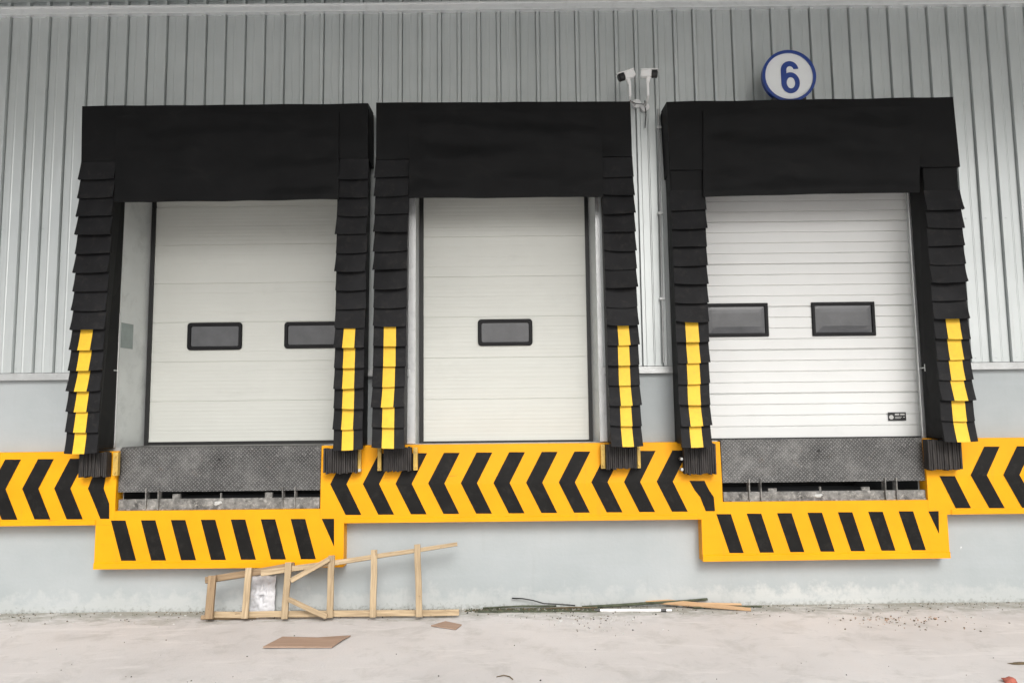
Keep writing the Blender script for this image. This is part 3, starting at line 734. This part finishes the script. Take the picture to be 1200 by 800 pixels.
# ------------------------------------------------------------ dock levelers
def leveler(label, pit, xl, xr, ytop, ylip, ybeam0, ybeam1, op, posts, tabs, seed):
    cx = (pit['x0']+pit['x1'])/2
    th = thing('dock_leveler', label, 'dock leveler', (cx, 0, pit['z0']), 'dock levelers in front of the wide doors')
    x0, x1 = P(xl, ytop, -.1).x, P(xr, ytop, -.1).x; zt = P((xl+xr)/2, ytop, -.1).z; zl = P((xl+xr)/2, ylip, -.1).z
    m = MB()                                   # lip plate: slightly bent sheet hanging from the deck edge
    nx, nz = 30, 6; rows = []
    for j in range(nz+1):
        v = j/nz
        rows.append([Vector((lerp(x0, x1, i/nx), -.095-.018*v+.004*noise.noise(Vector((i*.4, j*.5, seed))), lerp(zt, zl, v)+(.004*noise.noise(Vector((i*.5, seed, 0))) if j == nz else 0))) for i in range(nx+1)])
    m.grid(rows[::-1]); m.grid([[q+Vector((0, .02, 0)) for q in r] for r in rows])
    m.grid([[q+Vector((0, .02, 0)) for q in rows[-1]], rows[-1]])
    for s0 in (0, -1):
        L = [r[s0] for r in rows]; m.grid([L, [q+Vector((0, .02, 0)) for q in L]])
    m.build('lip_plate', M['checker'], th, recalc=False)
    m = MB()
    zd = FLOOR-.001+.004
    m.add([(x0, -.093, zt), (x1, -.093, zt), (x1, -.06, zd), (x0, -.06, zd), (x1, op['Y']-.03, zd), (x0, op['Y']-.03, zd)], [(0, 1, 2, 3), (3, 2, 4, 5)])
    m.add([(x0, -.093, zt), (x0, -.06, zd), (x0, op['Y']-.03, zd), (x0, op['Y']-.03, zd-.012), (x0, -.07, zt-.012)], [(0, 1, 2, 3, 4)])
    m.cyl((x0+.01, -.085, zt-.004), (x1-.01, -.085, zt-.004), .012, 12)
    m.build('deck_plate', M['checker'], th, recalc=False)
    # pit lining
    m = MB(); a, b, z0 = pit['x0']-.0, pit['x1'], pit['z0']-.002
    D = 1.4
    m.quad((a, -.09, z0), (b, -.09, z0), (b, D, z0), (a, D, z0)); m.quad((a, D, z0), (b, D, z0), (b, D, FLOOR-.19), (a, D, FLOOR-.19))
    m.quad((a, .0, z0), (a, D, z0), (a, D, FLOOR-.19), (a, .0, FLOOR-.19)); m.quad((b, .0, z0), (b, .0, FLOOR-.19), (b, D, FLOOR-.19), (b, D, z0))
    m.build('pit_lining', M['pit'], th, recalc=False)
    zb0, zb1 = P((xl+xr)/2, ybeam0, -.09).z, P((xl+xr)/2, ybeam1, -.09).z
    m = MB(); m.box(x0+.005, x1-.005, -.105, -.06, zb1+.004, zb0)
    m.box(x0+.005, x1-.005, -.115, -.1055, zb1+.004, zb1+.02)
    m.build('front_beam', M['steel'], th, bevel=.003)
    for px in posts:
        m = MB(); p = P(px, ylip, -.1); m.box(p.x-.005, p.x+.005, -.13, -.05, zb1+.006, zl+.006)
        m.box(p.x-.006, p.x+.006, -.1301, -.12, zl-.006, zl+.035)
        m.build('lip_keeper', M['steel'], th, bevel=.002)
    for px, hh, ww in tabs:
        m = MB(); p = P(px, ybeam0, -.09); m.box(p.x-ww/2, p.x+ww/2, -.1, -.07, zb0-.01, zb0+hh)
        m.build('stop_lug', M['steel'], th, bevel=.003)
    m = MB(); k = P(lerp(xl, xr, .485), lerp(ybeam0, ybeam1, .45), -.11); random.seed(seed)
    nn = 13; ang = [2*math.pi*i/nn for i in range(nn)]; rr_ = [.018+.02*random.random() for _ in ang]
    o1 = [(k.x+1.5*r_*math.cos(a), k.z+.75*r_*math.sin(a)) for a, r_ in zip(ang, rr_)]
    m.add([(x, -.104, z) for x, z in o1] + [(k.x+(x-k.x)*.7, -.113-.003*random.random(), k.z+(z-k.z)*.7) for x, z in o1],
          [(i, (i+1) % nn, nn+(i+1) % nn, nn+i) for i in range(nn)] + [tuple(range(nn, 2*nn))])
    m.build('mortar_splash', M['white'] if False else M['platew'], th)
    m = MB(); h = P(lerp(xl, xr, .49), lerp(ytop, ylip, .27), -.12)
    m.cyl((h.x, -.097, h.z), (h.x, -.1075, h.z), .012, 14); m.build('pin_hole', M['seal'], th)
    # yellow guard angles at both pit sides
    return th
leveler('worn checker plate dock leveler below the left door with two windows', PIT[0], 141, 376, 524.5, 575, 583.5, 597, OP[0], (172.5, 187, 332, 346.5), ((207, .045, .075), (259, .05, .012), (315, .05, .07)), 11)
leveler('worn checker plate dock leveler below the white ribbed door', PIT[1], 844.5, 1081, 514.5, 564, 575, 587, OP[2], (877, 890.5, 1036, 1049), ((905, .03, .08), (961, .04, .018), (1014, .035, .08)), 12)

# ------------------------------------------------------------ rubber dock bumpers
def bumper(label, x0, x1, y0, y1, br=(), bolts=(), seed=0):
    yf = -.235; a, b = P(x0, (y0+y1)/2, yf), P(x1, (y0+y1)/2, yf); zt, zb = P((x0+x1)/2, y0, yf).z, P((x0+x1)/2, y1, yf).z
    th = thing('dock_bumper', label, 'dock bumper', ((a.x+b.x)/2, YB, zb), 'laminated rubber bumpers below the shelter pads')
    random.seed(seed); m = MB(); n = 15; W = b.x-a.x
    for i in range(n):
        xa = a.x + W*i/n; xb = a.x + W*(i+1)/n - W*.012
        dz0, dz1, dy = random.uniform(-.012, .006), random.uniform(-.006, .006), random.uniform(-.008, .006)
        m.box(xa, xb, yf+dy, YB-.004, zb+dz0, zt+dz1)
    m.build('rubber_block', M['rubber'], th, bevel=.002)
    for px0, px1 in br:
        m = MB(); p, q = P(px0, (y0+y1)/2, yf+.03), P(px1, (y0+y1)/2, yf+.03)
        m.box(p.x, q.x, yf+.045, YB-.004, zb, zt-.004); mid = (p.x+q.x)/2
        for zz in (zb+.03, zt-.04): m.cyl((mid, yf+.045, zz), (mid, yf+.032, zz), .011, 8)
        m.build('bracket', M['bracket'], th, bevel=.003)
    for px, py in bolts:
        m = MB(); p = P(px, py, yf+.02); m.cyl((p.x, YB-.003, p.z), (p.x, yf+.02, p.z), .014, 10); m.build('bolt', M['galv'], th, bevel=.002)
M['bracket'] = worn('painted_angle', (.52, .34, .07), .5, .2, 9, dirt=(.33, .25, .13), dirt_amt=.8)
bumper('rubber bumper under the outermost left pad, left of the left leveler', 92, 125, 530, 558, ((131, 137),), (), 1)
bumper('rubber bumper directly right of the left leveler', 379, 418.5, 525.5, 554, ((418.8, 422.5),), ((421, 551),), 2)
bumper('rubber bumper between yellow angles, left of the single window door', 449.5, 482, 524, 551.5, ((442, 446.5), (484, 489)), (), 3)
bumper('rubber bumper between yellow angles, right of the single window door', 710.5, 746.5, 520, 549, ((704.5, 709.5), (747.2, 751)), (), 4)
bumper('rubber bumper with two bright bolts, directly left of the right leveler', 802, 839.5, 519.5, 555, (), ((799, 537.5), (799.5, 550)), 5)
bumper('rubber bumper directly right of the right leveler, on the right ledge', 1088, 1127.5, 515, 550, (), (), 6)

# ------------------------------------------------------------ number sign
c = P(924.5, 89.5, -.30); rr = 32.5/900*(7.5-.30)/math.cos(TILT)
sg = thing('number_sign', 'round white sign with blue rim and blue number 6 on top of the right shelter', 'sign', (c.x, -.3, c.z-rr))
m = MB(); seg = 64
m.cyl((c.x, -.27, c.z), (c.x, -.298, c.z), rr*.975, seg); m.build('sign_face', M['signw'], sg, bevel=.002)
m = MB(); ri = rr*.895
for (ra, ya, rb, yb2) in ((rr, -.262, rr, -.312), (rr, -.312, ri, -.312), (ri, -.312, ri, -.262)):
    vs = [(c.x+ra*math.cos(2*math.pi*i/seg), ya, c.z+ra*math.sin(2*math.pi*i/seg)) for i in range(seg)] + [(c.x+rb*math.cos(2*math.pi*i/seg), yb2, c.z+rb*math.sin(2*math.pi*i/seg)) for i in range(seg)]
    m.add(vs, [(i, (i+1) % seg, seg+(i+1) % seg, seg+i) for i in range(seg)])
m.build('rim', M['blue'], sg, smooth=False)
K = 7.2/900/10.67*1.06                              # glyph units to metres
def g6(u, v, y): return Vector((c.x + (u-472)*K, y, c.z - (v-412)*K))
m = MB(); nn = 48; yy0, yy1 = -.2995, -.304
ring_o = [(487.5+112.5*math.cos(2*math.pi*i/nn), 497.5-132.5*math.sin(2*math.pi*i/nn)) for i in range(nn)]
ring_i = [(492+52*math.cos(2*math.pi*i/nn), 497.5-72*math.sin(2*math.pi*i/nn)) for i in range(nn)]
vs = [g6(*q, yy1) for q in ring_o] + [g6(*q, yy1) for q in ring_i] + [g6(*q, yy0) for q in ring_o] + [g6(*q, yy0) for q in ring_i]
m.add(vs, [f for i in range(nn) for f in ((i, (i+1) % nn, nn+(i+1) % nn, nn+i), (i, 2*nn+i, 2*nn+(i+1) % nn, (i+1) % nn), (nn+i, nn+(i+1) % nn, 3*nn+(i+1) % nn, 3*nn+i))])
op_ = [(375, 500), (375, 430), (375, 370)] + [(483-108*math.cos(R(a)), 335-113*math.sin(R(a))) for a in range(0, 181, 12)]
ip_ = [(440, 500), (440, 430), (442, 370)] + [(487-45*math.cos(R(a)), 335-50*math.sin(R(a))) for a in range(0, 181, 12)]
for q in (op_, ip_): q[-1] = (q[-1][0]-3, 322)
n2 = len(op_); y2 = yy1+.0006
vs = [g6(*q, y2) for q in op_] + [g6(*q, y2) for q in ip_] + [g6(*q, yy0) for q in op_] + [g6(*q, yy0) for q in ip_]
m.add(vs, [f for i in range(n2-1) for f in ((i, i+1, n2+i+1, n2+i), (i, 2*n2+i, 2*n2+i+1, i+1), (n2+i, n2+i+1, 3*n2+i+1, 3*n2+i))])
m.build('numeral', M['blue'], sg)
for dx in (-.145, .145):
    m = MB(); m.box(c.x+dx-.014, c.x+dx+.014, -.3, -.27, c.z-rr-.03, c.z-rr*.72); m.box(c.x+dx-.014, c.x+dx+.014, -.2699, -.03, c.z-rr*.85, c.z-rr*.85+.02)
    m.build('bracket', M['dkpl'], sg)

# ------------------------------------------------------------ security cameras
def cctv(label, back, front, joint, foot, base, seed):
    Yc = -.30
    b, f = P(*back, Yc), P(*front, Yc-.03)
    th = thing('security_camera', label, 'camera', (P(*base, 0).x, 0, P(*base, 0).z), 'security cameras above the gap between the shelters')
    d = (f-b).normalized()
    upv = Vector((0, 0, 1)); upv = (upv-d*upv.dot(d)).normalized()
    m = MB(); m.bar(b, f-d*.05, .072, .068, upv); m.build('body', M['white'], th, smooth=False, bevel=.012)
    m = MB(); m.bar(b-d*.004+upv*.036, f+d*.012+upv*.036, .078, .008, upv); m.build('sunshield', M['white'], th, bevel=.003)
    m = MB(); m.cyl(f-d*.05, f, .040, 20); m.cyl(f, f+d*.006, .030, 20); m.build('lens_hood', M['dkpl'], th, bevel=.003)
    j = P(*joint, Yc); ft = P(*foot, Yc+.02); bs = P(*base, -.03)
    m = MB(); mid = (b+f)/2
    m.cyl(mid-upv*.03, j, .022, 14, 0, .015); m.cyl(j, ft, .013, 12); m.tube([ft, ft+Vector((0, .06, -.03)), bs], .012, 10)
    m.cyl(bs+Vector((0, -.016, 0)), bs+Vector((0, .02, 0)), .045, 18)
    m.build('bracket', M['white'], th, smooth=False)
cctv('white bullet camera with black hood aimed left, on the wall above the gap between shelters', (743, 86), (725.5, 91.5), (738, 98), (738.5, 112), (746, 122), 1)
cctv('white bullet camera with black hood aimed right, next to a similar one aimed left', (751, 87), (770, 86.8), (759, 97), (759.5, 112), (755.5, 126), 2)
m = MB(); m.tube([P(738.5, 118, -.26), P(745, 121.8, -.15), P(755, 122.2, -.05)], .004, 6); m.tube([P(755.5, 118, -.06), P(757, 135, -.045), P(756, 150, -.04)], .005, 6)
tag(m.build('camera_cable', M['dkpl'], smooth=True), 'thin dark cable hanging between the two wall cameras', 'cable')

# ------------------------------------------------------------ wooden frame leaning on the wall
k_lean = .30; Y0 = -.35
pn = Vector((0, -1, k_lean)).normalized()      # plane normal, towards the viewer
def LP(px, py, off=0.0):
    d = fw*F + rt*(px-600) - up*(py-400); q0 = Vector((0, Y0, 0)) + pn*off
    return CAM + d*((q0-CAM).dot(pn)/d.dot(pn))
lf = thing('wooden_frame', 'ladder like frame of rough pine battens lying on its side against the plinth', 'ladder', G(390, 723, 0), None)
def batten(name, a, b, wpx, th, off, mat, taper=1.0):
    m = MB(); m.bar(LP(*a, off), LP(*b, off), wpx/122.0, th, pn, 0, taper, .006); return m.build(name, M[mat], lf, bevel=.0025)
batten('rail', (244, 719.8), (538, 717.6), 6.5, .035, 0, 'wood')
batten('rail', (241, 679.5), (345, 662.5), 7, .04, 0, 'wood_dark')
batten('rail', (306, 671.5), (536, 637.5), 6.5, .03, .038, 'wood', .6)
batten('rail', (236, 723), (300, 722.3), 4.5, .03, -.035, 'wood_dark')
batten('rung', (249.5, 674), (245, 725), 8.5, .035, .072, 'wood_dark')
batten('rung', (292, 665), (287, 724.5), 7, .025, .07, 'wood')
batten('rung', (338, 658.5), (333, 725), 7, .025, .07, 'wood')
batten('rung', (388.5, 650.5), (386.5, 723.5), 7, .025, .07, 'wood')
batten('rung', (438.5, 644), (437, 723), 6.8, .025, .07, 'wood')
batten('rung', (489, 637.5), (491.5, 722.5), 6.8, .025, .07, 'wood')
batten('brace', (341, 680.5), (386, 654.5), 5.5, .02, .098, 'wood')
batten('brace', (338, 701.5), (383, 722), 5.5, .02, .098, 'wood')

# crumpled sack behind the frame
m = MB(); a = P(292, 716, -.12); nx, nz = 22, 30; x0, x1 = P(293, 700, -.1).x, P(321, 700, -.1).x; zt = P(306, 675, -.07).z
def sk(u, v, side):
    x = lerp(x0, x1, u) + .012*noise.noise(Vector((0, v*5, 2+side)))*(1 if u > .5 else -1)
    z = .004 + v*zt + .02*noise.noise(Vector((u*3, 4, 1)))*v
    bul = (math.sin(math.pi*u)**.6)*(math.sin(math.pi*min(v*.93+.05, 1))**.5)
    cr = abs(noise.noise(Vector((u*4+v*2, v*6-u*2, 7+side))))*.075 + noise.noise(Vector((u*11, v*13, 3)))*.004
    y = -.09 + v*.05 - side*(.05*bul - cr*bul)
    return Vector((x, y, z))
m.grid([[sk(i/nx, j/nz, 1) for i in range(nx+1)] for j in range(nz+1)]); m.grid([[sk(1-i/nx, j/nz, -1) for i in range(nx+1)] for j in range(nz+1)])
m.v = [Vector((v.x, min(v.y, -.004), v.z)) for v in m.v]
tag(m.build('sack', M['sack'], smooth=True, recalc=False), 'crumpled white woven sack standing against the plinth behind the wooden frame', 'sack')

# ------------------------------------------------------------ litter
def board(name, pts, th, mat, label, cat, lift=.003, curl=0, grp=None):
    q = [G(*p, 0) for p in pts]; n = len(q); c = sum(q, Vector())/n
    vs = []
    for z in (0, th):
        for i, p in enumerate(q): vs.append(Vector((p.x, p.y, lift+z+(curl if i == 2 else 0))))
    m = MB(); L = (q[1]-q[0]).length
    fs = [tuple(range(n))[::-1], tuple(range(n, 2*n))] + [(i, (i+1) % n, n+(i+1) % n, n+i) for i in range(n)]
    uv = [[((vs[i].x)*1, (vs[i].y)*1) for i in f] for f in fs]
    m.add(vs, fs, 0, uv); o = m.build(name, M[mat]); tag(o, label, cat, grp); return o
board('cardboard_sheet', [(308, 759.5), (389, 759.5), (401, 752), (411, 746), (372, 748.5), (331, 747.5)], .010, 'board', 'flat brown piece of board lying on the concrete in front of the wooden frame', 'board', .006, .01)
board('wood_offcut', [(505, 734), (534, 738.5), (541, 733), (522, 729)], .008, 'board', 'small reddish offcut lying on the concrete right of the wooden frame', 'board', .006)
def stick(name, pts, wd, th, mat, label, cat, taper=1):
    m = MB(); m.bar(pts[0], pts[1], wd, th, (0, -.35, 1), 0, taper, .004); tag(m.build(name, M[mat], bevel=.001), label, cat)
p = G(757, 709, 0); q = G(880, 715.5, 0)
stick('plank', (Vector((p.x, p.y, .05)), Vector((q.x, q.y, .015))), .075, .016, 'orangewood', 'broken orange brown plank lying along the foot of the plinth', 'plank', .45)
p = G(800, 707, 0); q = G(872, 713, 0)
stick('wood_strip', (Vector((p.x, -.06, .03)), Vector((q.x, -.06, .02))), .04, .014, 'orangewood', 'short wood strip tucked behind the broken plank at the plinth', 'strip', .7)
m = MB(); a, b = G(697, 714.6, .014), G(787, 714.6, .014); m.cyl(a.lerp(b, .07), a.lerp(b, .86), .0125, 12, 0); m.cyl(a, a.lerp(b, .069), .0132, 12, 1); m.cyl(a.lerp(b, .861), a.lerp(b, .93), .0132, 12, 1)
m.cyl(a.lerp(b, .931), b, .010, 12, 0)
tag(m.build('tube', [M['white'], M['dkpl']]), 'white plastic tube with black end sleeves lying at the foot of the plinth', 'tube')
m = MB(); m.tube([P(682, 711, -.06), P(720, 709, -.055), P(757, 706.5, -.05)], .014, 10); m.tube([P(757.2, 706.5, -.05), P(800, 704, -.03), P(829, 701.5, -.02)], .012, 10)
tag(m.build('pipe', M['steelgreen'] if 'steelgreen' in M else M['moss'], smooth=True), 'dark green pipe lying against the foot of the plinth above the white tube', 'pipe')
m = MB(); pts = [P(600, 700.5, -.03), P(612, 700.8, -.04), P(625, 703, -.05), P(637, 706.6, -.06), P(655, 707.5, -.07), P(674, 709, -.08)]; m.tube(pts, .006, 8)
tag(m.build('cable_offcut', M['dkpl'], smooth=True), 'black cable offcut curling up the foot of the plinth', 'cable')
for (p_, q_, r_, mat_, lab_) in (((566, 712, -.05), (652, 709.5, -.05), .008, 'moss', 'thin mossy rod lying against the plinth left of the dark green pipe'),
                                 ((640, 713.5, -.10), (700, 711.5, -.08), .007, 'leaf', 'short brown rod crossing the dirt just left of the white tube'),
                                 ((812, 712.5, -.13), (893, 712, -.10), .008, 'moss', 'dark thin rod poking out to the right from under the broken plank')):
    m = MB(); a_, b_ = P(*p_), P(*q_); a_.z = max(a_.z, .012); b_.z = max(b_.z, .01); m.tube([a_, a_.lerp(b_, .5)+Vector((0, .006, .006)), b_], r_, 7)
    tag(m.build('rod', M[mat_], smooth=True), lab_, 'rod')
m = MB(); a, b = G(560, 715.6, .006), G(700, 716, .006); m.bar(a, b, .03, .012, (0, 0, 1), 0, .7, .02)
tag(m.build('wood_lath', M['moss']), 'long dark lath lying in the dirt at the plinth foot', 'lath')
m = MB(); pts = [G(582, 792.5, .006), G(590, 790.5, .012), G(597, 792, .01), G(601, 795.5, .006)]; m.tube(pts, .004, 6)
tag(m.build('twig', M['leaf'], smooth=True), 'thin bent twig on the open concrete near the bottom of the picture', 'twig')
def chunk(name, px, py, sx, sy, sz, mat, label, cat, seed, back=None):
    g = G(px, py, 0) if back is None else back
    bm = bmesh.new(); bmesh.ops.create_icosphere(bm, subdivisions=2, radius=1)
    for v in bm.verts:
        n_ = 1 + .45*noise.noise(v.co*1.5+Vector((seed, 0, 0))); v.co = Vector((v.co.x*sx*n_, v.co.y*sy*n_, max(v.co.z*sz*n_, -sz*.6)))
    me = bpy.data.meshes.new(name); bm.to_mesh(me); bm.free(); me.materials.append(M[mat])
    o = bpy.data.objects.new(name, me); COL.objects.link(o); o.location = (g.x, g.y, sz*.55); tag(o, label, cat)
chunk('brick_fragment', 1183, 799, .05, .03, .022, 'brick', 'red brick fragment at the bottom right corner of the yard', 'brick', 3)
chunk('dark_stone', 1194, 777.5, .07, .02, .008, 'leaf', 'flat dark stone on the concrete above the brick fragment', 'stone', 8)
chunk('stone', 797, 708, .03, .02, .03, 'platew', 'pale stone by the plinth above the broken plank', 'stone', 12, Vector((P(797, 700, -.03).x, -.03, 0)))
# scattered chips, leaves and grit, denser by the wall
random.seed(21); m = MB()
def chip(x, y, s, mi):
    n = random.choice((3, 4, 5)); a0 = random.random()*6.28; z = .004 + noise.noise(Vector((x*.9, y*1.3, 0)))*.008
    asp = random.uniform(.12, .8); h = s*random.uniform(.15, .5)
    ang = random.random()*math.pi; ca, sa = math.cos(ang), math.sin(ang)
    pts = []
    for i in range(n):
        a = a0+i*6.283/n; u, v = s*math.cos(a), s*asp*math.sin(a); pts.append((x+u*ca-v*sa, y+u*sa+v*ca))
    vs = [(px, py, z-.004) for px, py in pts] + [(x+(px-x)*.7, y+(py-y)*.7, z+h+random.uniform(-.3, .3)*h) for px, py in pts]
    m.add(vs, [tuple(range(n, 2*n))] + [(i, (i+1) % n, n+(i+1) % n, n+i) for i in range(n)], mi)
for i in range(900):
    x = random.uniform(-6, 6); y = -abs(random.gauss(0, .16)) - .01; chip(x, y, random.uniform(.002, .011), random.choice((0, 0, 1, 2, 2, 3)))
for i in range(130):
    px = random.gauss(1060, 45); g = G(px, 722+abs(random.gauss(0, 7)), 0); chip(g.x, g.y, random.uniform(.003, .012)*(2 if i % 20 == 0 else 1), random.choice((0, 0, 2, 4)))
for i in range(150):
    px = random.gauss(685, 38); g = G(px, 721+abs(random.gauss(0, 8)), 0); chip(g.x, g.y, random.uniform(.002, .01)*(2 if i % 40 == 0 else 1), random.choice((0, 1, 2, 2)))
for i in range(170):
    chip(random.uniform(-6, 6), random.uniform(-3.6, -.2), random.uniform(.002, .009), random.choice((0, 1, 2, 3)))
for i in range(500):                            # dirt and moss crumbs at x 550..700
    px = random.uniform(545, 710); g = G(px, 715.5, 0); chip(g.x, g.y+random.uniform(-.03, .08), random.uniform(.005, .018), random.choice((0, 3, 3)))
o = m.build('litter', [M['leaf'], M['pit'], M['platew'], M['moss'], M['board']], recalc=False); o['kind'] = 'stuff'; tag(o, 'grit, leaf crumbs and chips scattered along the foot of the plinth', 'litter')
